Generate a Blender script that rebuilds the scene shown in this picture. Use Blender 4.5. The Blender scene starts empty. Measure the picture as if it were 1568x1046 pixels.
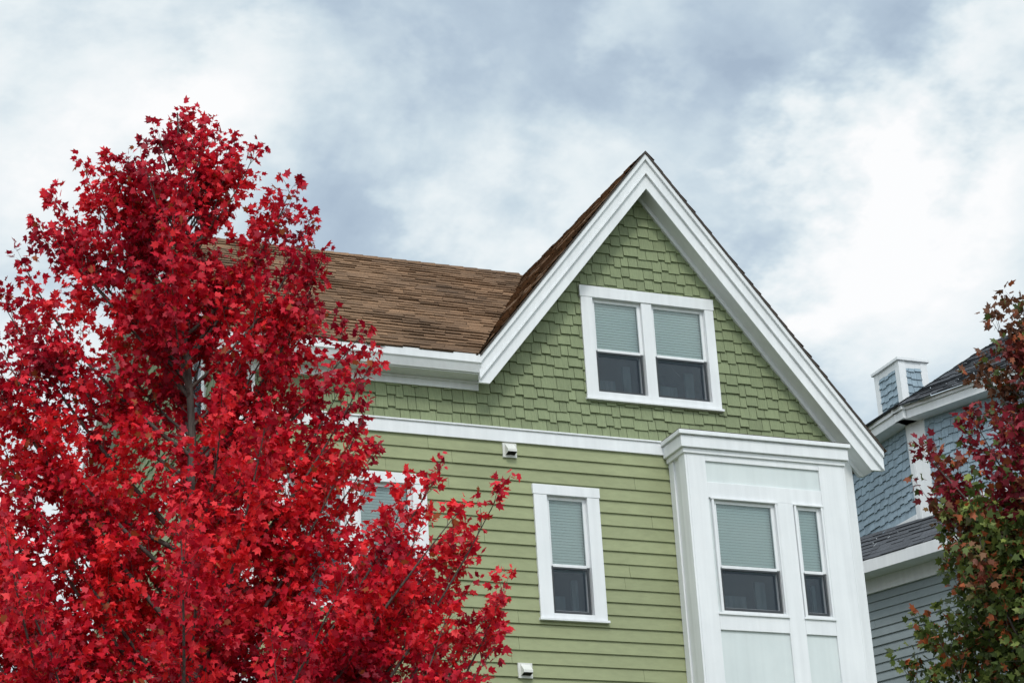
import bpy, math, random
import numpy as np
from mathutils import Matrix, Vector
random.seed(7); rng=np.random.default_rng(11)
scene=bpy.context.scene
scene.view_settings.view_transform='Standard'; scene.view_settings.look='None'; scene.view_settings.exposure=0

# ---------------------------------------------------------------- materials
def newmat(name):
    m=bpy.data.materials.new(name);m.use_nodes=True;nt=m.node_tree
    return m,nt,nt.nodes["Principled BSDF"]
def noise_paint(name,c1,c2,rough=.6,scale=1.3,bump=.15,stretch=(1,1,1),fine=60,spec=.3,streak=0.0):
    m,nt,b=newmat(name);N=nt.nodes;L=nt.links
    tc=N.new("ShaderNodeTexCoord");mp=N.new("ShaderNodeMapping");mp.inputs["Scale"].default_value=stretch
    L.new(tc.outputs["Object"],mp.inputs[0])
    n=N.new("ShaderNodeTexNoise");n.inputs["Scale"].default_value=scale;n.inputs["Detail"].default_value=6;n.inputs["Roughness"].default_value=.62
    L.new(mp.outputs[0],n.inputs["Vector"])
    r=N.new("ShaderNodeValToRGB");r.color_ramp.elements[0].position=.32;r.color_ramp.elements[1].position=.68
    r.color_ramp.elements[0].color=(*c1,1);r.color_ramp.elements[1].color=(*c2,1)
    L.new(n.outputs["Fac"],r.inputs[0])
    col=r.outputs[0]
    if streak>0:
        mp2=N.new("ShaderNodeMapping");mp2.inputs["Scale"].default_value=(7,7,.35);L.new(tc.outputs["Object"],mp2.inputs[0])
        n3=N.new("ShaderNodeTexNoise");n3.inputs["Scale"].default_value=1.6;n3.inputs["Detail"].default_value=5;L.new(mp2.outputs[0],n3.inputs["Vector"])
        r3=N.new("ShaderNodeMapRange");r3.inputs[1].default_value=.35;r3.inputs[2].default_value=.75;r3.inputs[3].default_value=1;r3.inputs[4].default_value=1-streak
        L.new(n3.outputs["Fac"],r3.inputs[0])
        mx=N.new("ShaderNodeVectorMath");mx.operation='SCALE';L.new(col,mx.inputs[0]);L.new(r3.outputs[0],mx.inputs["Scale"]);col=mx.outputs[0]
    L.new(col,b.inputs["Base Color"])
    if bump>0:
        n2=N.new("ShaderNodeTexNoise");n2.inputs["Scale"].default_value=fine;n2.inputs["Detail"].default_value=3
        L.new(mp.outputs[0],n2.inputs["Vector"])
        bp=N.new("ShaderNodeBump");bp.inputs["Strength"].default_value=bump;bp.inputs["Distance"].default_value=.01
        L.new(n2.outputs["Fac"],bp.inputs["Height"]);L.new(bp.outputs[0],b.inputs["Normal"])
    b.inputs["Roughness"].default_value=rough;b.inputs["Specular IOR Level"].default_value=spec
    return m
def attr_paint(name,rough=.7,scale=9,amt=.25,bump=.4,stretch=(1,1,1),big=.06):
    """colour from the per-face attribute 'col', broken up with noise"""
    m,nt,b=newmat(name);N=nt.nodes;L=nt.links
    a=N.new("ShaderNodeAttribute");a.attribute_name="col"
    tc=N.new("ShaderNodeTexCoord");mp=N.new("ShaderNodeMapping");mp.inputs["Scale"].default_value=stretch;L.new(tc.outputs["Object"],mp.inputs[0])
    n=N.new("ShaderNodeTexNoise");n.inputs["Scale"].default_value=scale;n.inputs["Detail"].default_value=6;n.inputs["Roughness"].default_value=.65;L.new(mp.outputs[0],n.inputs["Vector"])
    r=N.new("ShaderNodeMapRange");r.inputs[1].default_value=.3;r.inputs[2].default_value=.7;r.inputs[3].default_value=1-amt;r.inputs[4].default_value=1+amt;L.new(n.outputs["Fac"],r.inputs[0])
    nb=N.new("ShaderNodeTexNoise");nb.inputs["Scale"].default_value=.9;nb.inputs["Detail"].default_value=4;L.new(tc.outputs["Object"],nb.inputs["Vector"])
    rb=N.new("ShaderNodeMapRange");rb.inputs[1].default_value=.35;rb.inputs[2].default_value=.65;rb.inputs[3].default_value=1-big;rb.inputs[4].default_value=1+big;L.new(nb.outputs["Fac"],rb.inputs[0])
    mu=N.new("ShaderNodeMath");mu.operation='MULTIPLY';L.new(r.outputs[0],mu.inputs[0]);L.new(rb.outputs[0],mu.inputs[1])
    s=N.new("ShaderNodeVectorMath");s.operation='SCALE';L.new(a.outputs["Color"],s.inputs[0]);L.new(mu.outputs[0],s.inputs["Scale"])
    L.new(s.outputs[0],b.inputs["Base Color"])
    bp=N.new("ShaderNodeBump");bp.inputs["Strength"].default_value=bump;bp.inputs["Distance"].default_value=.01;L.new(n.outputs["Fac"],bp.inputs["Height"]);L.new(bp.outputs[0],b.inputs["Normal"])
    b.inputs["Roughness"].default_value=rough;b.inputs["Specular IOR Level"].default_value=.25
    return m
M_white=noise_paint("white_trim_paint",(.74,.755,.77),(.81,.82,.83),.5,1.1,.08,streak=.09)
M_panel=noise_paint("panel_paint",(.60,.65,.65),(.67,.715,.71),.5,1.2,.05,streak=.06)
M_siding=attr_paint("green_siding_paint",.6,5,.08,.15,(1,1,3),.07)
M_shingle=attr_paint("green_shingle_paint",.7,14,.13,.5,(4,1,.6),.08)
M_roof=attr_paint("brown_asphalt_shingle",.95,38,.42,.9,(1,1,1),.26)
M_roofg=attr_paint("grey_asphalt_shingle",.9,30,.35,.8)
M_bshing=attr_paint("blue_shingle_paint",.7,14,.12,.5,(4,1,.6))
M_bsid=attr_paint("grey_siding_paint",.6,5,.07,.2)
M_dark=noise_paint("dark_drip_edge",(.05,.04,.035),(.07,.055,.045),.7,3)
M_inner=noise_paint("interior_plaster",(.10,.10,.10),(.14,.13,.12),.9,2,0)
M_screenf=noise_paint("dark_screen_frame",(.035,.04,.045),(.05,.055,.06),.5,3,0)
M_blind=noise_paint("blind_slats",(.82,.84,.82),(.86,.87,.85),.6,2,.0)
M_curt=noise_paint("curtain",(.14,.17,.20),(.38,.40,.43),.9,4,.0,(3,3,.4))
M_bark=noise_paint("maple_bark",(.055,.045,.040),(.13,.11,.095),.9,14,.8,(2,2,.4),40)
M_ventm=noise_paint("vent_plastic",(.62,.62,.58),(.70,.70,.66),.5,3)
M_hole=noise_paint("vent_opening",(.01,.01,.01),(.02,.02,.02),.9,3)
M_grass=noise_paint("lawn",(.035,.06,.018),(.07,.10,.03),.95,2.2,.8)
M_conc=noise_paint("concrete",(.26,.25,.23),(.36,.35,.33),.9,1.5,.3)
M_asph=noise_paint("asphalt",(.04,.04,.042),(.06,.06,.06),.9,2.5,.5)
# glass
M_glass=bpy.data.materials.new("window_glass");M_glass.use_nodes=True
nt=M_glass.node_tree;nt.nodes.clear();o=nt.nodes.new("ShaderNodeOutputMaterial");mx=nt.nodes.new("ShaderNodeMixShader")
fr=nt.nodes.new("ShaderNodeFresnel");fr.inputs[0].default_value=1.5
t=nt.nodes.new("ShaderNodeBsdfTransparent");t.inputs[0].default_value=(.87,.925,.915,1)
g=nt.nodes.new("ShaderNodeBsdfGlossy");g.inputs["Roughness"].default_value=.02;g.inputs[0].default_value=(.9,.93,.95,1)
nt.links.new(fr.outputs[0],mx.inputs[0]);nt.links.new(t.outputs[0],mx.inputs[1]);nt.links.new(g.outputs[0],mx.inputs[2]);nt.links.new(mx.outputs[0],o.inputs[0])
# insect screen
M_screen=bpy.data.materials.new("insect_screen");M_screen.use_nodes=True
nt=M_screen.node_tree;nt.nodes.clear();o=nt.nodes.new("ShaderNodeOutputMaterial");mx=nt.nodes.new("ShaderNodeMixShader");mx.inputs[0].default_value=.45
t=nt.nodes.new("ShaderNodeBsdfTransparent");g=nt.nodes.new("ShaderNodeBsdfDiffuse");g.inputs[0].default_value=(.06,.075,.095,1)
nt.links.new(t.outputs[0],mx.inputs[1]);nt.links.new(g.outputs[0],mx.inputs[2]);nt.links.new(mx.outputs[0],o.inputs[0])
def leafmat(name,tr=.4):
    m=bpy.data.materials.new(name);m.use_nodes=True;nt=m.node_tree;b=nt.nodes["Principled BSDF"];o=nt.nodes["Material Output"]
    a=nt.nodes.new("ShaderNodeAttribute");a.attribute_name="col"
    b.inputs["Roughness"].default_value=.5;b.inputs["Specular IOR Level"].default_value=.3
    nt.links.new(a.outputs["Color"],b.inputs["Base Color"])
    t=nt.nodes.new("ShaderNodeBsdfTranslucent");nt.links.new(a.outputs["Color"],t.inputs[0])
    mx=nt.nodes.new("ShaderNodeMixShader");mx.inputs[0].default_value=tr
    nt.links.new(b.outputs[0],mx.inputs[1]);nt.links.new(t.outputs[0],mx.inputs[2]);nt.links.new(mx.outputs[0],o.inputs[0])
    return m
M_leaf=leafmat("maple_leaf_red",.30);M_leaf2=leafmat("maple_leaf_mixed",.25)

# ---------------------------------------------------------------- mesh helpers
class Fr:
    """wall frame: origin o(x,y), direction d; local (s,y,z), y<0 = outward"""
    def __init__(s,o=(0,0),d=(1,0)): s.o=o;s.d=d
    def __call__(s,p):
        a,y,z=p;dx,dy=s.d
        return (s.o[0]+dx*a-dy*y, s.o[1]+dy*a+dx*y, z)
W0=Fr()
def empty(name):
    e=bpy.data.objects.new(name,None);scene.collection.objects.link(e);return e
class MB:
    def __init__(s): s.v=[];s.f=[];s.c=[]
    def face(s,pts,fr=None,col=(.5,.5,.5)):
        i=len(s.v)
        s.v+= [fr(p) for p in pts] if fr else list(pts)
        s.f.append(tuple(range(i,i+len(pts))));s.c.append(col)
    def box(s,x0,x1,y0,y1,z0,z1,fr=None,col=(.5,.5,.5)):
        P=[(x0,y0,z0),(x1,y0,z0),(x1,y1,z0),(x0,y1,z0),(x0,y0,z1),(x1,y0,z1),(x1,y1,z1),(x0,y1,z1)]
        for q in ((0,1,5,4),(1,2,6,5),(2,3,7,6),(3,0,4,7),(4,5,6,7),(3,2,1,0)): s.face([P[k] for k in q],fr,col)
    def prism(s,poly,y0,y1,fr=None,col=(.5,.5,.5)):
        n=len(poly)
        s.face([(x,y0,z) for x,z in poly],fr,col);s.face([(x,y1,z) for x,z in reversed(poly)],fr,col)
        for k in range(n):
            a=poly[k];b=poly[(k+1)%n]
            s.face([(a[0],y0,a[1]),(a[0],y1,a[1]),(b[0],y1,b[1]),(b[0],y0,b[1])],fr,col)
    def build(s,name,mat,parent,bevel=0):
        me=bpy.data.meshes.new(name);me.from_pydata(s.v,[],s.f)
        a=me.attributes.new("col",'FLOAT_COLOR','FACE')
        a.data.foreach_set("color",np.array([(*c,1) for c in s.c],dtype=np.float32).ravel())
        me.materials.append(mat);me.update()
        o=bpy.data.objects.new(name,me);scene.collection.objects.link(o);o.parent=parent
        if bevel:
            import bmesh
            bm=bmesh.new();bm.from_mesh(me);bmesh.ops.remove_doubles(bm,verts=bm.verts,dist=1e-5);bm.to_mesh(me);bm.free()
            md=o.modifiers.new("b",'BEVEL');md.width=bevel;md.segments=2;md.limit_method='ANGLE'
        return o
def jit(c,a): k=1+random.uniform(-a,a);return tuple(x*k for x in c)
def subtract(rect,holes):
    rects=[rect]
    for h in holes:
        out=[]
        for x0,x1,z0,z1 in rects:
            if h[0]>=x1 or h[1]<=x0 or h[2]>=z1 or h[3]<=z0: out.append((x0,x1,z0,z1));continue
            if z0<h[2]: out.append((x0,x1,z0,h[2]))
            if z1>h[3]: out.append((x0,x1,h[3],z1))
            a=max(z0,h[2]);b=min(z1,h[3])
            if x0<h[0]: out.append((x0,h[0],a,b))
            if x1>h[1]: out.append((h[1],x1,a,b))
        rects=out
    return rects
def slant(mb,x0,x1,z0,z1,yb,yt,holes,fr,col):
    yf=lambda z: yb+(yt-yb)*(z-z0)/(z1-z0)
    for a,b,c,d in subtract((x0,x1,z0,z1),holes):
        if b-a<.004 or d-c<.004: continue
        mb.face([(a,yf(c),c),(b,yf(c),c),(b,yf(d),d),(a,yf(d),d)],fr,col)
        if abs(c-z0)<1e-6: mb.face([(a,0.01,c),(b,0.01,c),(b,yf(c),c),(a,yf(c),c)],fr,col)
        mb.face([(a,yf(c),c),(a,yf(d),d),(a,.01,d),(a,.01,c)],fr,col)
        mb.face([(b,.01,c),(b,.01,d),(b,yf(d),d),(b,yf(c),c)],fr,col)
def siding(mb,x0,x1,z0,z1,e,holes,fr,col,jl=3.6):
    k=int((z1-z0)/e)+1
    for i in range(k):
        zt=z1-i*e;zb=max(z0,zt-e)
        if zt-zb<.01: continue
        zb+=random.uniform(-.0015,.0015)
        x=x0; first=True
        while x<x1-.01:
            ln=random.uniform(.4,1)*jl if first else jl; first=False
            xe=min(x1,x+ln)
            if x1-xe<.3: xe=x1
            slant(mb,x+(.002 if x>x0 else 0),xe-(.002 if xe<x1 else 0),zb,zt,-.03+random.uniform(-.003,.003),-.007,holes,fr,jit(col,.04))
            x=xe
def shingles(mb,x0,x1,z0,z1,e,holes,fr,col,lim=None,wr=(.10,.235)):
    n=int((z1-z0)/e)+1
    for i in range(n):
        zb=z0+i*e
        x=x0-random.uniform(0,.1);lift=random.random()<.5
        while x<x1:
            w=random.uniform(*wr);xa=max(x,x0);xb=min(x+w,x1)
            lift=not lift if random.random()<.75 else lift
            b=zb+(random.uniform(.022,.034) if lift else 0)+random.uniform(-.003,.003)
            if i==0: b=zb
            t=min(zb+e+.035,z1+.05)
            if t-b>.03 and xb-xa>.02 and (lim is None or lim((xa+xb)/2,(b+t)/2)):
                yb=-.036+random.uniform(-.005,.003)
                slant(mb,xa+.0035,xb-.0035,b,t,yb,-.012,holes,fr,jit(col,.10))
            x+=w
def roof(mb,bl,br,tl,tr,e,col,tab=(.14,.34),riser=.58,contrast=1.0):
    bl,br,tl,tr=[np.array(p,float) for p in (bl,br,tl,tr)]
    L=max(np.linalg.norm(tl-bl),np.linalg.norm(tr-br));n=int(L/e)
    nr=np.cross(br-bl if np.linalg.norm(br-bl)>.1 else tr-tl,tl-bl);nr/=np.linalg.norm(nr)
    if nr[2]<0: nr=-nr
    big=rng.random(3)*10
    for i in range(n):
        a,b=i/n,(i+1)/n
        p0=bl+(tl-bl)*a;p1=br+(tr-br)*a;q0=bl+(tl-bl)*b;q1=br+(tr-br)*b
        w=max(np.linalg.norm(p1-p0),np.linalg.norm(q1-q0))
        t=0.
        while t<w:
            d=random.uniform(*tab);s0=t/w;s1=min(1,(t+d)/w)
            th=.022 if random.random()<.5 else .012
            sag=lambda P: .02*math.sin(P[0]*1.1+i*.5+big[2])+.012*math.sin(P[0]*3.3+i*1.3)
            dn=(bl-tl)/np.linalg.norm(bl-tl)*random.choice((0,.012,.03))
            A=p0+(p1-p0)*s0+dn;B=p0+(p1-p0)*s1+dn;C=q0+(q1-q0)*s1+nr*.002;D=q0+(q1-q0)*s0+nr*.002
            A=A+nr*(th+sag(A)*.3);B=B+nr*(th+sag(B)*.3)
            m=math.sin(A[0]*1.3+i*.35+big[0])*math.sin(A[0]*.57-i*.27+A[1]*.8+big[1])+.5*math.sin(A[0]*2.3+i*.7)
            k=1+contrast*(.15*m+random.choice((-.18,-.10,0,0,.07,.14)))
            c=(col[0]*k,col[1]*k,col[2]*k)
            mb.face([tuple(A),tuple(B),tuple(C),tuple(D)],None,c)
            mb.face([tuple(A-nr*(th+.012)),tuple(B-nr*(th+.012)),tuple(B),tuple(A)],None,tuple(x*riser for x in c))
            t+=d

# ---------------------------------------------------------------- windows
def window(prefix,parent,fr,yw,X0,X1,Z0,Z1,lites,gz0,gz1,zm,blind=True,sill=True,casing_y=.055,inner=M_curt):
    """X0..Z1: outer casing, lites: glass x ranges, zm: meeting rail"""
    w=MB();ox0=lites[0][0]-.05;ox1=lites[-1][1]+.05;oz0=gz0-.05;oz1=gz1+.05
    y0=yw-casing_y;y1=yw-.004
    w.box(X0,ox0,y0,y1,Z0,oz1,fr);w.box(ox1,X1,y0,y1,Z0,oz1,fr)       # casing stiles
    w.box(X0-.012,X1+.012,y0-.006,y1,oz1,Z1,fr)                        # head
    w.box(ox0,ox1,y0,y1,Z0,oz0,fr)                                     # apron
    if sill: w.box(X0-.02,X1+.02,y0-.03,y1-.001,Z0-.035,Z0,fr)
    # jamb liners
    w.box(ox0-.02,ox0,y1,yw+.12,oz0,oz1,fr);w.box(ox1,ox1+.02,y1,yw+.12,oz0,oz1,fr)
    w.box(ox0,ox1,y1,yw+.12,oz1,oz1+.02,fr);w.box(ox0,ox1,yw-.02,yw+.12,oz0-.02,oz0,fr)
    for a,b in zip(lites[:-1],lites[1:]): w.box(a[1]+.05,b[0]-.05,y0+.008,yw+.12,oz0,oz1,fr)
    gl=MB();bl=MB();sc=MB();sf=MB();cu=MB()
    for a,b in lites:
        # upper sash
        w.box(a-.05,a,yw+.005,yw+.045,zm,oz1,fr);w.box(b,b+.05,yw+.005,yw+.045,zm,oz1,fr)
        w.box(a,b,yw+.005,yw+.045,gz1,oz1,fr);w.box(a,b,yw+.002,yw+.045,zm-.012,zm+.03,fr)
        gl.box(a,b,yw+.024,yw+.028,zm+.03,gz1,fr)
        # lower sash
        w.box(a-.05,a,yw+.05,yw+.09,oz0,zm-.012,fr);w.box(b,b+.05,yw+.05,yw+.09,oz0,zm-.012,fr)
        w.box(a,b,yw+.05,yw+.09,oz0,gz0+.02,fr)
        gl.box(a,b,yw+.068,yw+.072,gz0+.02,zm+.03,fr)
        # screen with its frame
        sf.box(a-.028,a,yw+.0,yw+.018,gz0-.03,zm-.014,fr);sf.box(b,b+.028,yw+.0,yw+.018,gz0-.03,zm-.014,fr)
        sf.box(a,b,yw+.0,yw+.018,gz0-.03,gz0,fr);sf.box(a,b,yw+.0,yw+.018,zm-.036,zm-.014,fr)
        sc.face([(a,yw+.01,gz0),(b,yw+.01,gz0),(b,yw+.01,zm-.036),(a,yw+.01,zm-.036)],fr)
        if blind:
            zb=zm+random.uniform(-.02,.01);z=gz1+.06
            bl.box(a-.02,b+.02,yw+.077,yw+.12,gz1+.015,gz1+.045,fr)
            while z>zb:
                bl.face([(a-.015,yw+.078,z-.042),(b+.015,yw+.078,z-.042),(b+.015,yw+.090,z),(a-.015,yw+.090,z)],fr)
                z-=.0405
            bl.box(a-.02,b+.02,yw+.078,yw+.11,z-.02,z,fr)
        # things seen dimly in the room: curtain and a box on the sill
        cw=(b-a)
        cu.box(a+cw*.15,a+cw*.62,yw+.35,yw+.4,gz0-.3,gz0+(zm-gz0)*.5,fr)
        cu.box(b-cw*.3,b-cw*.12,yw+.2,yw+.24,gz0-.3,gz0+(zm-gz0)*.8,fr)
    w.build(prefix+"_frame",M_white,parent,.004);gl.build(prefix+"_glass",M_glass,parent)
    sf.build(prefix+"_screen_frame",M_screenf,parent);sc.build(prefix+"_screen",M_screen,parent)
    if blind: bl.build(prefix+"_blinds",M_blind,parent)
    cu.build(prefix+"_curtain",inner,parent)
    return (ox0-.01,ox1+.01,oz0-.01,oz1+.01)

# ================================================================ GREEN HOUSE
house=empty("green_shingled_house")
GREEN=(.285,.310,.172);SH=(.218,.254,.142);BROWN=(.172,.100,.056)
AX=13.57;AZ=16.26;SL=1.25
XL,XR,YD=7.6,16.6,8.2
h_g=window("gable_window",house,W0,0,12.54,14.62,12.52,14.20,[(12.77,13.43),(13.69,14.43)],12.67,13.98,13.25)
h_s=window("side_by_bay_window",house,W0,0,11.64,12.60,9.36,11.20,[(11.88,12.37)],9.48,11.01,10.09)
h_t=window("twin_window",house,W0,0,8.05,10.12,9.36,11.20,[(8.29,8.94),(9.22,9.87)],9.48,11.01,10.09)
holes=[h_g,h_s,h_t]
for dz in (3.05,6.1):
    holes.append(window(f"lower_window_{int(dz)}",house,W0,0,11.64,12.60,9.36-dz,11.20-dz,[(11.88,12.37)],9.48-dz,11.01-dz,10.09-dz))
    holes.append(window(f"lower_twin_window_{int(dz)}",house,W0,0,8.05,10.12,9.36-dz,11.20-dz,[(8.29,8.94),(9.22,9.87)],9.48-dz,11.01-dz,10.09-dz))
# structural wall with openings
wb=MB()
for a,b,c,d in subtract((XL,XR,0,12.55),holes)+subtract((XL,XR,12.55,16.0),holes):
    if c>=12.5:
        n=max(1,int((d-c)/.12));
        for i in range(n):
            za=c+(d-c)*i/n;zb=c+(d-c)*(i+1)/n
            hw=(AZ-.15-zb)/SL;xa=max(a,AX-hw);xb=min(b,AX+hw)
            if xb>xa: wb.face([(xa,.012,za),(xb,.012,za),(xb,.012,zb),(xa,.012,zb)])
    else: wb.face([(a,.012,c),(b,.012,c),(b,.012,d),(a,.012,d)])
wb.face([(XR,0.012,0),(XR,YD,0),(XR,YD,12.3),(XR,0.012,12.3)]);wb.face([(XL,YD,0),(XL,YD,12.8),(XR,YD,12.8),(XR,YD,0)])
wb.face([(XL,0.012,9.0),(XR,0.012,9.0),(XR,YD,9.0),(XL,YD,9.0)]);wb.face([(XL,0.012,12.05),(XR,0.012,12.05),(XR,YD,12.05),(XL,YD,12.05)])
wb.face([(XL+.02,3,0),(XR,3,0),(XR,3,14.5),(XL+.02,3,14.5)])
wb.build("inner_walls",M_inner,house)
sd=MB()
siding(sd,XL+.22,13.74,.3,11.77,.178,holes,W0,GREEN)
siding(sd,16.2,XR-.2,.3,11.95,.178,[],W0,GREEN)
sd.build("clapboard_siding",M_siding,house)
sh=MB()
def lim(x,z):
    if x<10.95: return z<12.56 
    return z<AZ-.42-SL*abs(x-AX)
shingles(sh,XL+.22,XR-.02,11.945,15.9,.163,[h_g],W0,SH,lim)
sh.build("gable_wall_shingles",M_shingle,house)
# side gable wall (faces -X)
Ws=Fr((XL,YD),(0,-1))
hs=[window("end_wall_window",house,Ws,0,YD-2.5,YD-1.45,12.25,13.95,[(YD-2.3,YD-1.65)],12.4,13.8,13.05),
    window("end_wall_lower_window",house,Ws,0,YD-2.5,YD-1.45,9.36,11.2,[(YD-2.3,YD-1.65)],9.48,11.01,10.09)]
s2=MB();siding(s2,0,YD-.2,.3,11.77,.178,hs,Ws,GREEN);s2.build("end_wall_siding",M_siding,house)
s3=MB();shingles(s3,0,YD,11.945,15.9,.163,hs,Ws,SH,lambda x,z:z<16.0-.77*abs(x-4.1));s3.build("end_wall_shingles",M_shingle,house)
# trim
tr=MB()
tr.box(XL+.2,13.72,-.045,-.0,11.765,11.94)                # belt board
tr.box(XL+.2,13.72,-.065,-.0,11.941,11.965)               # drip cap
tr.box(XL-.045,XL+.215,-.048,.0,0,12.47)                   # corner board front
tr.box(XL-.048,XL-.0,-.046,.19,0,12.6)                     # corner board return
tr.box(XR-.2,XR+.03,-.045,.0,0,12.05)
tr.box(XR+.0,XR+.032,-.04,.2,0,12.0)
tr.box(0,YD-.22,-.045,0,11.765,11.94,Ws)
tr.build("trim_boards",M_white,house,.004)
# eave: gutter-like fascia, soffit, frieze
ev=MB()
ev.prism([(-.34,12.60),(-.385,12.70),(-.405,12.72),(-.405,12.835),(-.30,12.835),(-.30,12.60)],-10.845,-7.22,lambda p:(-p[1],p[0],p[2]))
ev.box(7.22,10.9,-.31,.0,12.585,12.60)
ev.box(XL+.0,10.93,-.05,-.0,12.46,12.584)
ev.box(XL+.0,10.93,-.075,-.0,12.55,12.583)
ev.build("eave_fascia",M_white,house)
def rake(mb,o0,o1,y0,y1):
    xe=16.97
    def zt(x,o): return AZ-o-SL*abs(x-AX)
    xr=lambda o,zc: AX+(AZ-o-zc)/SL
    zc=11.70
    P=[(AX,AZ-o0),(min(xe,xr(o0,zc)),max(zc,zt(xe,o0)))]
    if zt(xe,o0)>zc: P.append((xe,max(zc,zt(xe,o1))))
    if zt(xe,o1)<zc: P.append((xr(o1,zc),zc))
    P.append((AX,AZ-o1));mb.prism(P,y0,y1)
    zc=12.46;xl=10.83
    xq=lambda o: AX-(AZ-o-zc)/SL
    P=[(AX,AZ-o0)]
    if zt(xl,o0)>zc:
        P.append((xl,zt(xl,o0)))
        if zt(xl,o1)<zc: P+=[(xl,zc),(xq(o1),zc)]
        else: P.append((xl,zt(xl,o1)))
    P.append((AX,AZ-o1));mb.prism(list(reversed(P)),y0,y1)
rk=MB()
rake(rk,.03,.12,-.395,-.30);rake(rk,.121,.31,-.36,-.30);rake(rk,.311,.335,-.375,-.30);rake(rk,.336,.56,-.335,-.295)
rk.build("rake_boards",M_white,house,.003)
sf=MB();rake(sf,.50,.515,-.294,-.0)
rake(sf,.516,.60,-.06,-.0)
sf.build("rake_soffit",M_white,house)
de=MB();rake(de,-.005,.029,-.41,-.29);de.build("rake_drip_edge",M_dark,house)
# roofs
rf=MB();yF=-.41
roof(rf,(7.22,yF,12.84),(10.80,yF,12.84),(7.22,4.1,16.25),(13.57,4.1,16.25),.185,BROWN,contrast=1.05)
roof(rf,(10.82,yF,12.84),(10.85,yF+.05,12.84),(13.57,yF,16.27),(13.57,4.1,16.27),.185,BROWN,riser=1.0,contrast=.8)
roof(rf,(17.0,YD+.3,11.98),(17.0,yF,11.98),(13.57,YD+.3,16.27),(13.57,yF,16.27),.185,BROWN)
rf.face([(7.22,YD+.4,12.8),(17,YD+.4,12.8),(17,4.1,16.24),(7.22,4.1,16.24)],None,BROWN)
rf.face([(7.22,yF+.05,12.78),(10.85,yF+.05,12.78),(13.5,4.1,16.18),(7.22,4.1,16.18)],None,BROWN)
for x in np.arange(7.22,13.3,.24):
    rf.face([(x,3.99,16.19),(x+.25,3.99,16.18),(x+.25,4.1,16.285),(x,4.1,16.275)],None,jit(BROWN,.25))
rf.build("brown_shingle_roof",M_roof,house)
er=MB();Fs=Fr((XL,YD),(0,-1))
for y0,y1,o0,o1 in ((-.38,-.33,.02,.3),(-.4,-.33,.02,.1),(-.33,0,.3,.32)):
    er.prism([(-.36,12.82-o0),(4.1,16.25-o0),(4.1,16.25-o1),(-.36,12.82-o1)][::-1],y0,y1,Fs)
    er.prism([(8.56,12.82-o0),(4.1,16.25-o0),(4.1,16.25-o1),(8.56,12.82-o1)],y0,y1,Fs)
er.build("end_gable_rake",M_white,house)
vt=MB();vh=MB()
for x0,z0 in ((11.235,11.545),(11.275,8.545)):
    vt.box(x0,x0+.2,-.045,-.01,z0,z0+.2)
    x1=x0+.035;x2=x0+.165
    vt.face([(x1,-.046,z0+.18),(x2,-.046,z0+.18),(x2,-.14,z0+.09),(x1,-.14,z0+.09)][::-1])
    vt.face([(x1,-.046,z0+.18),(x1,-.14,z0+.09),(x1,-.14,z0+.05),(x1,-.046,z0+.03)])
    vt.face([(x2,-.046,z0+.18),(x2,-.14,z0+.09),(x2,-.14,z0+.05),(x2,-.046,z0+.03)])
    vt.face([(x1,-.14,z0+.09),(x2,-.14,z0+.09),(x2,-.14,z0+.055),(x1,-.14,z0+.055)])
    vh.face([(x1,-.048,z0+.035),(x2,-.048,z0+.035),(x2,-.135,z0+.06),(x1,-.135,z0+.06)])
vt.build("vent_hood",M_ventm,house);vh.build("vent_hood_opening",M_hole,house)
# ---- bay
BY=-.5
b1=window("bay_window",house,W0,BY,14.05,15.05,9.42,11.03,[(14.13,14.97)],9.50,10.955,10.06,True,False,.045)
b2=window("bay_narrow_window",house,W0,BY,15.32,15.77,9.42,11.03,[(15.40,15.69)],9.50,10.955,10.06,True,False,.045)
bh=[b1,b2]
for dz in (3.05,6.1):
    bh.append(window(f"bay_lower_window_{int(dz)}",house,W0,BY,14.05,15.05,9.42-dz,11.03-dz,[(14.13,14.97)],9.50-dz,10.955-dz,10.06-dz,True,False,.045))
    bh.append(window(f"bay_lower_narrow_window_{int(dz)}",house,W0,BY,15.32,15.77,9.42-dz,11.03-dz,[(15.40,15.69)],9.50-dz,10.955-dz,10.06-dz,True,False,.045))
pb=MB()
for a,b,c,d in subtract((13.75,16.15,0,11.7),bh): pb.face([(a,BY,c),(b,BY,c),(b,BY,d),(a,BY,d)])
pb.build("bay_panels",M_panel,house)
bt=MB()
bt.box(13.73,14.01,BY-.03,BY+.0,0,11.66)
bt.box(15.78,16.17,BY-.03,BY+.0,0,11.66)
bt.box(14.011,15.779,BY-.027,BY-.001,11.55,11.66)
for dz in (0,3.05,6.1):
    bt.box(14.011,15.779,BY-.024,BY-.001,11.03-dz,11.25-dz)
    bt.box(15.06,15.31,BY-.026,BY-.001,8.25-dz if dz<6 else 0,11.029-dz)
    bt.box(14.011,15.059,BY-.028,BY-.001,9.19-dz,9.415-dz);bt.box(15.311,15.779,BY-.028,BY-.001,9.19-dz,9.415-dz)
    bt.box(14.0,15.07,BY-.05,BY-.001,9.395-dz,9.425-dz);bt.box(15.3,15.79,BY-.05,BY-.001,9.395-dz,9.425-dz)
bt.box(13.70,13.729,BY-.028,BY+.16,0,11.66);bt.box(13.705,13.729,-.16,-.03,0,11.66)
bt.box(16.171,16.2,BY-.028,-.03,0,11.66)
bt.build("bay_trim",M_white,house,.004)
bs=MB();bs.box(13.73,13.745,BY+.001,.0,0,11.7);bs.box(16.15,16.17,BY+.001,0,0,11.7);bs.build("bay_side_walls",M_white,house)
bc=MB()
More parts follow.
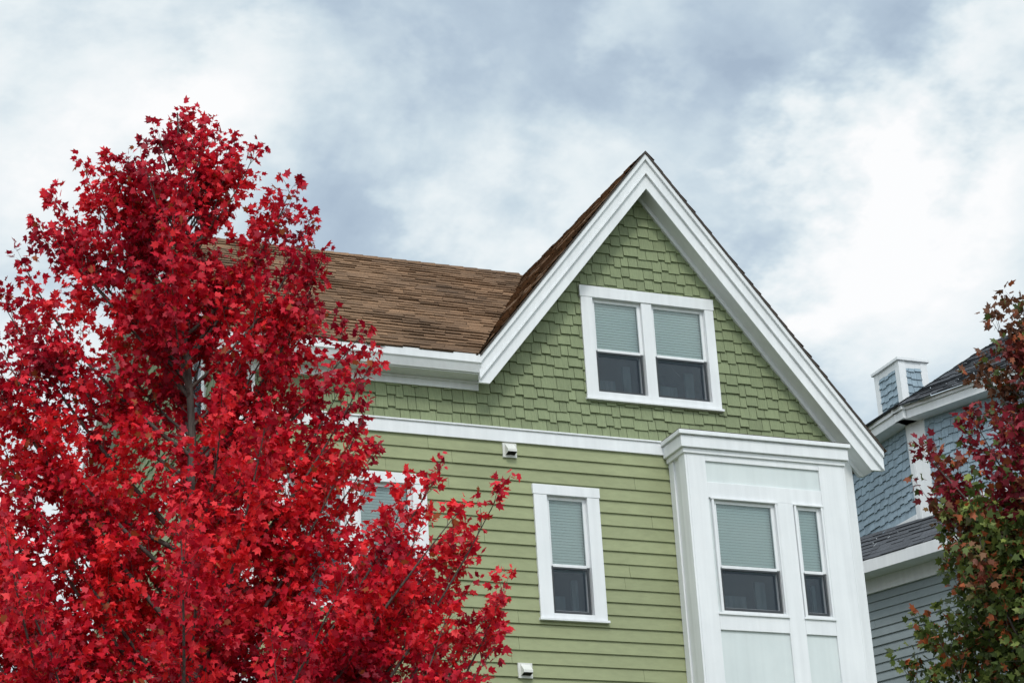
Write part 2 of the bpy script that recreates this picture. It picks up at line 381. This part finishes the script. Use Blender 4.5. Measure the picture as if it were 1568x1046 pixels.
bc.box(13.675,16.205,BY-.055,-.03,11.64,11.71);bc.box(13.635,16.245,BY-.095,-.03,11.711,11.87);bc.box(13.60,16.28,BY-.13,-.03,11.885,11.945)
bc.box(13.645,16.235,BY-.085,-.03,11.871,11.884)
bc.build("bay_cornice",M_white,house,.006)
bd=MB();bd.box(13.605,16.275,BY-.125,-.03,11.946,11.955);bd.build("bay_roof_flashing",M_dark,house)

# ================================================================ BLUE HOUSE
blue=empty("blue_shingled_house")
BL=(.28,.36,.42);GR=(.075,.08,.09);LS=(.25,.29,.30)
cx,cy=22.45,6.91
FA=Fr((cx,cy+6),(0,-1));FB=Fr((cx,cy),(.3746,-.9272));
s=MB();shingles(s,0,5.9,13.8,15.5,.155,[],FA,BL,None,(.1,.2));shingles(s,.1,6.0,13.8,15.5,.155,[],FB,BL,None,(.1,.2));s.build("upper_wall_shingles",M_bshing,blue)
s=MB()
s.box(5.86,6.03,-.05,0,13.66,15.52,FA);s.box(-.03,.3,-.05,.0,13.66,15.52,FB)
s.box(0,5.86,-.06,0,13.66,13.80,FA);s.box(.3,6,-.06,0,13.66,13.80,FB)
s.box(-1,6.2,-.28,0,15.50,15.53,FA);s.box(-.1,6.2,-.28,0,15.50,15.53,FB)
s.box(-1,6.27,-.34,-.28,15.50,15.72,FA);s.box(-.13,6.2,-.34,-.28,15.50,15.72,FB)
s.box(-1,6.3,-.38,-.28,15.66,15.74,FA);s.box(-.15,6.2,-.38,-.28,15.66,15.74,FB)
s.build("upper_trim",M_white,blue)
s=MB();s.box(0,6,0,.1,0,15.6,FA);s.box(0,6,0,.1,0,15.6,FB);s.build("core_walls",M_inner,blue)
r=MB()
E0=(cx-.42,cy-.25,15.74);K=(25.8,8.3,18.15)
BE=(cx+.3746*6.2-.35,cy-.9272*6.2-.14,15.74);K2=(25.8+.3746*5,8.3-.9272*5,18.15)
roof(r,E0,BE,K,K2,.16,GR,contrast=.6);roof(r,(cx-.42,14,15.74),E0,(25.8,14,18.15),K,.16,GR,contrast=.6)
nB=(-.9272,-.3746)
def LB(t,out,z): return (cx+.3746*t+nB[0]*out,cy-.9272*t+nB[1]*out,z)
roof(r,LB(-4,.95,12.92),LB(6,.95,12.92),LB(-4,0.0,13.70),LB(6,0.0,13.70),.16,GR,contrast=.6)
r.build("grey_shingle_roof",M_roofg,blue)
FL=Fr(LB(0,.8,0)[:2],(.3746,-.9272))
s=MB();s.box(-4,6,-.17,-.10,12.68,12.90,FL);s.box(-4,6,-.10,.3,12.68,12.70,FL);s.box(-4,6,.24,.3,12.42,12.679,FL);s.build("lower_eave",M_white,blue)
s=MB();siding(s,-4,6,0,12.42,.16,[],Fr(LB(0,.5,0)[:2],(.3746,-.9272)),LS);s.build("lower_wall_siding",M_bsid,blue)
s=MB();p=MB();x0,x1,y0,y1,z0,z1=24.05,24.72,9.45,10.4,16.1,17.93
p.box(x0+.03,x1-.03,y0+.03,y1-.03,z0,z1-.02)
for a in (x0,x1-.16):
    for b in (y0,y1-.16): s.box(a,a+.16,b,b+.16,z0,z1)
s.box(x0+.01,x1-.01,y0+.01,y1-.01,z1-.16,z1-.001);s.box(x0-.04,x1+.04,y0-.04,y1+.04,z1,z1+.06)
s.box(x0+.01,x1-.01,y0+.01,y1-.01,z0,16.95)
s.build("chimney_trim",M_white,blue,.004)
q=MB();shingles(q,.12,x1-x0-.16,16.5,17.8,.15,[],Fr((x0+.02,y0+.035),(1,0)),BL,None,(.1,.2));shingles(q,.12,y1-y0-.16,16.5,17.8,.15,[],Fr((x0+.035,y1-.02),(0,-1)),BL,None,(.1,.2));q.build("chimney_shingles",M_bshing,blue)
p.build("chimney_core",M_bshing,blue)

# ================================================================ TREES
def unit(v): return v/np.maximum(np.linalg.norm(v,axis=-1,keepdims=True),1e-9)
class Tubes:
    def __init__(s): s.v=[];s.f=[];s.n=0
    def add(s,pts,rad,k=5):
        pts=np.asarray(pts,float);n=len(pts)
        tg=unit(np.gradient(pts,axis=0));ref=np.array([.31,.22,.92]) if abs(tg[0][2])<.8 else np.array([.95,.1,.2])
        a=unit(np.cross(tg,ref));b=np.cross(tg,a)
        th=np.arange(k)*2*np.pi/k
        ring=pts[:,None,:]+(a[:,None,:]*np.cos(th)[None,:,None]+b[:,None,:]*np.sin(th)[None,:,None])*np.asarray(rad)[:,None,None]
        s.v.append(ring.reshape(-1,3))
        i=np.arange(n-1)[:,None]*k;j=np.arange(k)[None,:];j2=(j+1)%k
        q=np.stack([i+j,i+j2,i+k+j2,i+k+j],-1).reshape(-1,4)+s.n
        s.f.append(q);s.n+=n*k
    def build(s,name,mat,parent):
        v=np.concatenate(s.v);f=np.concatenate(s.f)
        me=bpy.data.meshes.new(name);me.vertices.add(len(v));me.vertices.foreach_set("co",v.astype(np.float32).ravel())
        me.loops.add(f.size);me.loops.foreach_set("vertex_index",f.astype(np.int32).ravel())
        me.polygons.add(len(f));me.polygons.foreach_set("loop_start",np.arange(0,f.size,4,dtype=np.int32));me.polygons.foreach_set("loop_total",np.full(len(f),4,np.int32))
        me.update(calc_edges=True);me.polygons.foreach_set("use_smooth",np.ones(len(f),bool));me.materials.append(mat)
        o=bpy.data.objects.new(name,me);scene.collection.objects.link(o);o.parent=parent
# maple leaf outline (stem at origin, tip +y)
LEAF=np.array([(0,0),(.42,.12),(.31,.34),(.48,.62),(.20,.62),(0,1.0),(-.20,.62),(-.48,.62),(-.31,.34),(-.42,.12)])
def leaves(name,pos,dirs,size,col,mat,parent):
    n=len(pos);k=len(LEAF)
    up=unit(rng.normal(size=(n,3))*.85+np.array([0,-.2,.5]))
    d=unit(dirs+rng.normal(size=(n,3))*.55+np.array([0,0,-.45]))
    x=unit(np.cross(d,up));z=np.cross(x,d)
    asp=rng.uniform(.7,1.1,(n,1,1))
    lx=LEAF[:,0][None,:,None]*size[:,None,None]*asp;ly=LEAF[:,1][None,:,None]*size[:,None,None]
    curl=rng.uniform(-.1,.9,(n,1,1))
    lz=-np.abs(LEAF[:,0])[None,:,None]*size[:,None,None]*curl-(LEAF[:,1]**2)[None,:,None]*size[:,None,None]*rng.uniform(-.1,.6,(n,1,1))
    v=pos[:,None,:]+x[:,None,:]*lx+d[:,None,:]*ly+z[:,None,:]*lz
    me=bpy.data.meshes.new(name);me.vertices.add(n*k);me.vertices.foreach_set("co",v.astype(np.float32).ravel())
    me.loops.add(n*k);me.loops.foreach_set("vertex_index",np.arange(n*k,dtype=np.int32))
    me.polygons.add(n);me.polygons.foreach_set("loop_start",np.arange(0,n*k,k,dtype=np.int32));me.polygons.foreach_set("loop_total",np.full(n,k,np.int32))
    me.update(calc_edges=True)
    a=me.attributes.new("col",'FLOAT_COLOR','FACE');a.data.foreach_set("color",np.concatenate([col,np.ones((n,1))],1).astype(np.float32).ravel())
    me.materials.append(mat);o=bpy.data.objects.new(name,me);scene.collection.objects.link(o);o.parent=parent
def vnoise(p,s,seed):
    r=np.random.default_rng(seed);o=np.zeros(len(p))
    for i in range(6):
        k=r.normal(size=3)*s*(1+.5*i);o+=np.sin(p@k+r.uniform(0,6.28))/(1+.35*i)
    return o/2.2
def tree(name,base,top,lat,tips,prof,nrand,colf,mat,trunk_r,lden,lsize,z_lo,sub_n=9.,seed=1,bot=1.6,skew=1.0,inner=40,gaps=()):
    global rng
    rng=np.random.default_rng(seed)
    par=empty(name);T=Tubes();base=np.array(base,float);lat=np.array([lat[0],lat[1],0.]);dep=np.array([-lat[1],lat[0],0.])
    zt=top;nz=26
    zz=np.linspace(0,zt,nz);wx=np.sin(zz*.9)*.05+np.sin(zz*2.3)*.025
    tp=np.stack([base[0]+wx,base[1]+np.cos(zz*1.1)*.05,zz],1)
    T.add(tp,trunk_r*(1-zz/zt)**.9+.008,9)
    def trunk_at(z): return np.array([np.interp(z,zz,tp[:,0]),np.interp(z,zz,tp[:,1]),z])
    ends=[]
    for l,z in tips: ends.append(np.array([base[0],base[1],0])+lat*l+dep*rng.uniform(-.3,.3)*abs(l)+np.array([0,0,z]))
    for i in range(nrand):
        u=rng.random();z=z_lo+(zt-.3-z_lo)*(u**skew);R=np.interp(z,[p[0] for p in prof],[p[1] for p in prof])*rng.uniform(.5,1.0)
        th=i*2.39996+rng.uniform(-.3,.3)
        ends.append(np.array([base[0],base[1],z])+lat*R*math.cos(th)+dep*R*math.sin(th))
    LP=[];LD=[]
    def twig(p,d,L,r0,dens):
        m=5;t=np.linspace(0,1,m)[:,None]
        bend=rng.normal(size=3)*.12*L+np.array([0,0,.12*L])
        q=p+d*L*t+bend*t*t
        T.add(q,r0*(1-t[:,0]*.8),3)
        n=max(3,int(dens*L));tt=rng.uniform(.2,1.05,n)
        tt=np.where(rng.random(n)<.35,rng.uniform(.85,1.08,n),tt)
        pp=p+d*L*tt[:,None]+bend*(tt*tt)[:,None]
        off=unit(rng.normal(size=(n,3)))
        LP.append(pp+off*rng.uniform(.01,.065,(n,1)));LD.append(unit(off+d*.5))
        return q
    for e in ends:
        hd=math.hypot(e[0]-base[0],e[1]-base[1])
        zs=max(bot,e[2]-hd*rng.uniform(1.0,1.4)-.25);s=trunk_at(min(zs,zt-.3))
        L=np.linalg.norm(e-s);m=9;t=np.linspace(0,1,m)
        mid=(s+e)/2+np.array([(e[0]-s[0])*.12,(e[1]-s[1])*.12,-.10*hd])+rng.normal(size=3)*.05*L
        q=((1-t)**2)[:,None]*s+(2*t*(1-t))[:,None]*mid+(t*t)[:,None]*e
        T.add(q,(.005+.0058*L)*(1-t)**.9+.003,6)
        ns=int(L*sub_n)+4
        for j in range(ns):
            a=.12+.9*((j+rng.random())/ns)**.95;a=min(a,.995)
            p=np.array([np.interp(a,t,q[:,k]) for k in range(3)])
            tg=unit(np.array([np.interp(min(1,a+.05),t,q[:,k])-np.interp(max(0,a-.05),t,q[:,k]) for k in range(3)]))
            pr=rng.normal(size=3);pr=unit(pr-tg*(pr@tg))
            d=unit(tg*.8+pr*.75+np.array([0,0,.3]))
            sl=(.13+.42*(1-a)**.6*min(1,L/2))*rng.uniform(.6,1.3)
            qq=twig(p,d,sl,.004,lden)
            if sl>.26:
                for _ in range(3):
                    i=rng.integers(1,4);d2=unit(d+rng.normal(size=3)*.7);twig(qq[i],d2,sl*rng.uniform(.35,.6),.0025,lden)
        twig(e-unit(e-q[-2])*.05,unit(e-q[-2]),.2,.0035,lden)
    for _ in range(10): twig(trunk_at(zt-rng.uniform(.05,1.0)),unit(rng.normal(size=3)*.45+np.array([0,0,1.])),.2,.004,lden*.8)
    for _ in range(inner):   # short shoots close to the trunk
        qq=twig(trunk_at(rng.uniform(z_lo,zt-2)),unit(rng.normal(size=3)*[1,1,.4]+np.array([0,0,.6])),rng.uniform(.3,.75),.006,lden*.8)
        for _ in range(3): i=rng.integers(1,5);twig(qq[i],unit(rng.normal(size=3)),.25,.003,lden)
    P=np.concatenate(LP);Dd=np.concatenate(LD)
    # thin spots in the crown
    rel=P-base;l=rel@lat;dp=rel@dep;keep=np.ones(len(P),bool)
    for gl_,gz,ra,rb in gaps:
        zc=gz+.36*dp     # crown gaps open downward to the street side
        q=((l-gl_)/ra)**2+((P[:,2]-zc)/rb)**2
        keep&=~((q<1)&(rng.random(len(P))<.9))
    P=P[keep];Dd=Dd[keep];n=len(P)
    size=rng.uniform(*lsize,n)
    T.build("trunk_and_limbs",M_bark,par)
    leaves("leaves",P,Dd,size,colf(P),mat,par)
    return n
def redcol(P):
    n=len(P);c=vnoise(P,1.6,3)*.62+rng.normal(size=n)*.42
    dark=np.array([.24,.005,.022]);mid=np.array([.64,.010,.034]);hot=np.array([.90,.034,.040])
    z=P[:,2];c+=np.exp(-((z-7.9)/1.4)**2)*.55-.12
    t=np.clip(c*.5+.45,0,1)[:,None]
    col=np.where(t<.5,dark+(mid-dark)*t*2,mid+(hot-mid)*(t-.5)*2)
    k=rng.random(n)<.03;col[k]=np.array([.36,.09,.03]);return col
tips=[(.15,12.1),(0,12.15),(.5,11.95),(.67,11.75),(.4,11.5),(1.03,11.4),(.93,11.0),(1.2,10.95),(1.3,10.5),(1.25,10.2),(1.7,9.98),(1.75,9.5),(1.45,9.3),(1.6,9.0),(1.8,8.85),(2.4,8.62),(2.1,8.3),(2.2,8.0),(1.7,8.4),(2.85,8.08),(2.6,7.8),(2.3,7.6),(2.0,7.7),(2.45,7.9),(3.0,7.5),(2.85,7.3),(2.5,7.2),(2.1,7.3),(2.8,6.95),(2.3,6.9),(2.55,7.0),(2.7,6.6),(2.4,6.6),(2.9,6.1),(2.6,6.2),(2.6,5.6),
 (-.1,12.0),(-.4,11.75),(-.7,11.6),(-.95,11.7),(-1.2,11.3),(-1.35,11.1),(-1.2,10.8),(-1.5,10.6),(-1.7,10.35),(-1.4,10.1),(-1.95,10.0),(-1.9,9.7),(-1.6,9.5),(-2.2,9.3),(-2.3,8.9),(-2.1,8.6),(-1.6,8.7),(-2.4,8.5),(-2.,8.2),(-2.6,8.0),(-2.1,7.7),(-1.6,7.9),(-2.8,7.3),(-2.3,7.1),(-1.9,7.2),(-2.9,6.6),(-3.,6.)]
prof=[(3,1.0),(4,2.0),(5.5,2.7),(6.5,2.8),(7.5,2.6),(8.6,2.1),(9.5,1.65),(10.5,1.15),(11.5,.6),(12.2,.12)]
gaps=[(.14,9.42,.12,.32),(.66,9.5,.09,.22),(.95,8.35,.10,.15),(.55,7.5,.14,.10),(-.75,10.3,.12,.15),(.45,10.75,.11,.13),(.1,11.1,.08,.12),(1.5,7.6,.10,.13)]
n1=tree("red_maple_tree",(5.08,-6.85,0),12.3,(.967,-.254),tips,prof,104,redcol,M_leaf,.09,55,(.050,.092),4.6,7.,5,1.6,1.35,46,gaps)
def mixcol(P):
    n=len(P);z=P[:,2]+vnoise(P,2.2,8)*.45
    burg=np.array([.28,.022,.038]);green=np.array([.085,.12,.028]);lg=np.array([.20,.24,.055]);orr=np.array([.36,.09,.03])
    top=np.array([.13,.085,.035])
    t=np.clip((z-6.35)/.4,0,1)[:,None];t2=np.clip((z-7.4)/.4,0,1)[:,None]
    c=green*(1-t)+burg*t;c=c*(1-.75*t2)+top*.75*t2
    k=(rng.random(n)<.22)&(z<6.5);c[k]=lg
    k=(rng.random(n)<.14);c[k]=orr
    k=(rng.random(n)<.10)&(z>6.5);c[k]=green*1.2
    return c*rng.uniform(.55,1.35,(n,1))
tips2=[(-.42,8.4),(-.6,8.15),(-.3,8.1),(-.75,7.9),(-.55,7.7),(-.4,7.9),(-.85,7.45),(-.6,7.4),(-1.25,7.1),(-1.3,6.85),(-1.0,6.95),(-1.15,6.6),(-1.1,6.3),(-1.45,5.95),(-1.2,6.0),(-1.65,5.6),(-1.35,5.7),(-1.6,5.3),(-1.4,5.2),(-1.5,4.9),(-1.5,4.4),(1.,8.0),(1.4,7.4),(1.6,6.6)]
prof2=[(2.5,.8),(3.5,1.4),(5.5,1.5),(6.5,1.2),(7.3,1.0),(8.0,.5),(8.6,.1)]
n2=tree("turning_maple_tree",(10.64,-12.93,0),8.65,(.8,-.6),tips2,prof2,78,mixcol,M_leaf2,.09,62,(.05,.08),3.2,9.,9,1.6,1.0,20)

# ================================================================ GROUND
def sheet(name,x0,x1,y0,y1,z,mat):
    m=MB();m.face([(x0,y0,z),(x1,y0,z),(x1,y1,z),(x0,y1,z)]);return m.build(name,mat,None)
sheet("ground",-600,600,-600,600,0,M_grass)
sheet("road",-80,80,-24,-16,.004,M_asph)
m=MB();m.box(-80,80,-15.9,-13.6,.0,.12);m.box(-80,80,-28,-24.1,.0,.12);m.build("sidewalk",M_conc,None,.01)
m=MB();m.box(-80,80,-16.03,-15.9,0,.14);m.box(-80,80,-24.1,-23.97,0,.14);m.build("kerb",M_conc,None,.01)

# ================================================================ SKY + SUN
SUN_EL,SUN_AZ=48,196     # azimuth measured clockwise from +Y
def azel(az,el):
    az=math.radians(az);el=math.radians(el);return (math.sin(az)*math.cos(el),math.cos(az)*math.cos(el),math.sin(el))
w=bpy.data.worlds.new("World");scene.world=w;w.use_nodes=True;nt=w.node_tree;N=nt.nodes;L=nt.links;N.clear()
out=N.new("ShaderNodeOutputWorld");sky=N.new("ShaderNodeTexSky");sky.sky_type='NISHITA';sky.sun_disc=False
sky.sun_elevation=math.radians(SUN_EL);sky.sun_rotation=math.radians(SUN_AZ)
b1=N.new("ShaderNodeBackground");b1.inputs[1].default_value=.1;L.new(sky.outputs[0],b1.inputs[0])
tc=N.new("ShaderNodeTexCoord");sx=N.new("ShaderNodeSeparateXYZ");L.new(tc.outputs["Generated"],sx.inputs[0])
ad=N.new("ShaderNodeMath");ad.operation='ADD';ad.inputs[1].default_value=.34;L.new(sx.outputs[2],ad.inputs[0])
mxx=N.new("ShaderNodeMath");mxx.operation='MAXIMUM';mxx.inputs[1].default_value=.2;L.new(ad.outputs[0],mxx.inputs[0])
dx=N.new("ShaderNodeMath");dx.operation='DIVIDE';L.new(sx.outputs[0],dx.inputs[0]);L.new(mxx.outputs[0],dx.inputs[1])
dy=N.new("ShaderNodeMath");dy.operation='DIVIDE';L.new(sx.outputs[1],dy.inputs[0]);L.new(mxx.outputs[0],dy.inputs[1])
cb=N.new("ShaderNodeCombineXYZ");L.new(dx.outputs[0],cb.inputs[0]);L.new(dy.outputs[0],cb.inputs[1])
def cn(scale,det,rough,dist,off):
    mp=N.new("ShaderNodeMapping");mp.inputs["Location"].default_value=off;L.new(cb.outputs[0],mp.inputs[0])
    n=N.new("ShaderNodeTexNoise");n.inputs["Scale"].default_value=scale;n.inputs["Detail"].default_value=det;n.inputs["Roughness"].default_value=rough;n.inputs["Distortion"].default_value=dist
    L.new(mp.outputs[0],n.inputs["Vector"]);return n
a1=cn(4.0,7,.56,.3,(7.3,2.2,0)).outputs["Fac"];a2n=cn(11,5,.58,.0,(1,5,2));a2=a2n.outputs["Fac"]
mm=N.new("ShaderNodeMath");mm.operation='MULTIPLY_ADD';mm.inputs[1].default_value=.38;L.new(a2,mm.inputs[0]);L.new(a1,mm.inputs[2])
# ragged lookup direction for the big cloud masses
wv=N.new("ShaderNodeVectorMath");wv.operation='MULTIPLY_ADD';wv.inputs[1].default_value=(.2,.2,.2);L.new(a2n.outputs["Color"],wv.inputs[0]);L.new(tc.outputs["Generated"],wv.inputs[2])
ws=N.new("ShaderNodeVectorMath");ws.operation='SUBTRACT';ws.inputs[1].default_value=(.1,.1,.1);L.new(wv.outputs[0],ws.inputs[0])
nrm=N.new("ShaderNodeVectorMath");nrm.operation='NORMALIZE';L.new(ws.outputs[0],nrm.inputs[0])
acc=mm.outputs[0]
for az,el,rad,amp in ((12,28.3,5.5,.09),(10.5,25.2,3.2,-.06),(20.4,25.6,3.6,-.075),(25.3,28.8,3.2,-.06),(22.9,25.6,2.2,.08),(33,28.,3.4,-.13),(33.4,23.2,3.6,.09),(37,26.5,3.4,.11),(29.3,25.2,2.8,-.10),(29.8,29.9,3,.06),(18.5,29.6,3.,.09)):
    d=N.new("ShaderNodeVectorMath");d.operation='DOT_PRODUCT';d.inputs[1].default_value=azel(az,el);L.new(nrm.outputs[0],d.inputs[0])
    m=N.new("ShaderNodeMapRange");m.interpolation_type='SMOOTHSTEP';m.inputs[1].default_value=math.cos(math.radians(rad*1.25));m.inputs[2].default_value=1;m.inputs[3].default_value=0;m.inputs[4].default_value=amp;L.new(d.outputs["Value"],m.inputs[0])
    a_=N.new("ShaderNodeMath");a_.operation='ADD';L.new(acc,a_.inputs[0]);L.new(m.outputs[0],a_.inputs[1]);acc=a_.outputs[0]
cr=N.new("ShaderNodeValToRGB");e=cr.color_ramp.elements;cr.color_ramp.interpolation='LINEAR'
e[0].position=.44;e[0].color=(.38,.475,.59,1);e[1].position=.86;e[1].color=(.97,.975,.98,1)
for p,c in ((.54,(.47,.575,.68,1)),(.635,(.61,.715,.785,1)),(.73,(.79,.86,.89,1))):
    q=e.new(p);q.color=c
L.new(acc,cr.inputs[0])
# clouds brightened around the out-of-view sun, added to light the house front
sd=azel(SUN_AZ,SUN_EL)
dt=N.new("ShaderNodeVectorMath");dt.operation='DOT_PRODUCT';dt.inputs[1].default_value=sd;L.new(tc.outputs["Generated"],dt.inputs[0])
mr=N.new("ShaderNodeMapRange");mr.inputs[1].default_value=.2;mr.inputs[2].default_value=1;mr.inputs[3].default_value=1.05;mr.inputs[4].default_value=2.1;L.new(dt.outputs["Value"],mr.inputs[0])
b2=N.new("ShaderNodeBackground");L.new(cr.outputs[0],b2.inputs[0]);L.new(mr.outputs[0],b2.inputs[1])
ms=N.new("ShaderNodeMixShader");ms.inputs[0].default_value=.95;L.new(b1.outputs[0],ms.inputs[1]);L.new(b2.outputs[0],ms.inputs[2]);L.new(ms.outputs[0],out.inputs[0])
sl=bpy.data.lights.new("sun","SUN");sl.energy=1.5;sl.angle=math.radians(12);sl.color=(1,.97,.92)
so=bpy.data.objects.new("sun",sl);scene.collection.objects.link(so);so.rotation_euler=Vector(sd).to_track_quat('Z','Y').to_euler()

# ================================================================ CAMERA
ca=bpy.data.cameras.new("camera");ca.sensor_width=36;ca.lens=36*3456/1568;ca.clip_end=3000
co=bpy.data.objects.new("camera",ca);scene.collection.objects.link(co)
r=(.92329,-.38007,-.05547);u=(-.09635,-.36898,.92443);f=(.37181,.84818,.37729)
co.matrix_world=Matrix(((r[0],u[0],-f[0],0),(r[1],u[1],-f[1],-26.192),(r[2],u[2],-f[2],1.6),(0,0,0,1)))
scene.camera=co
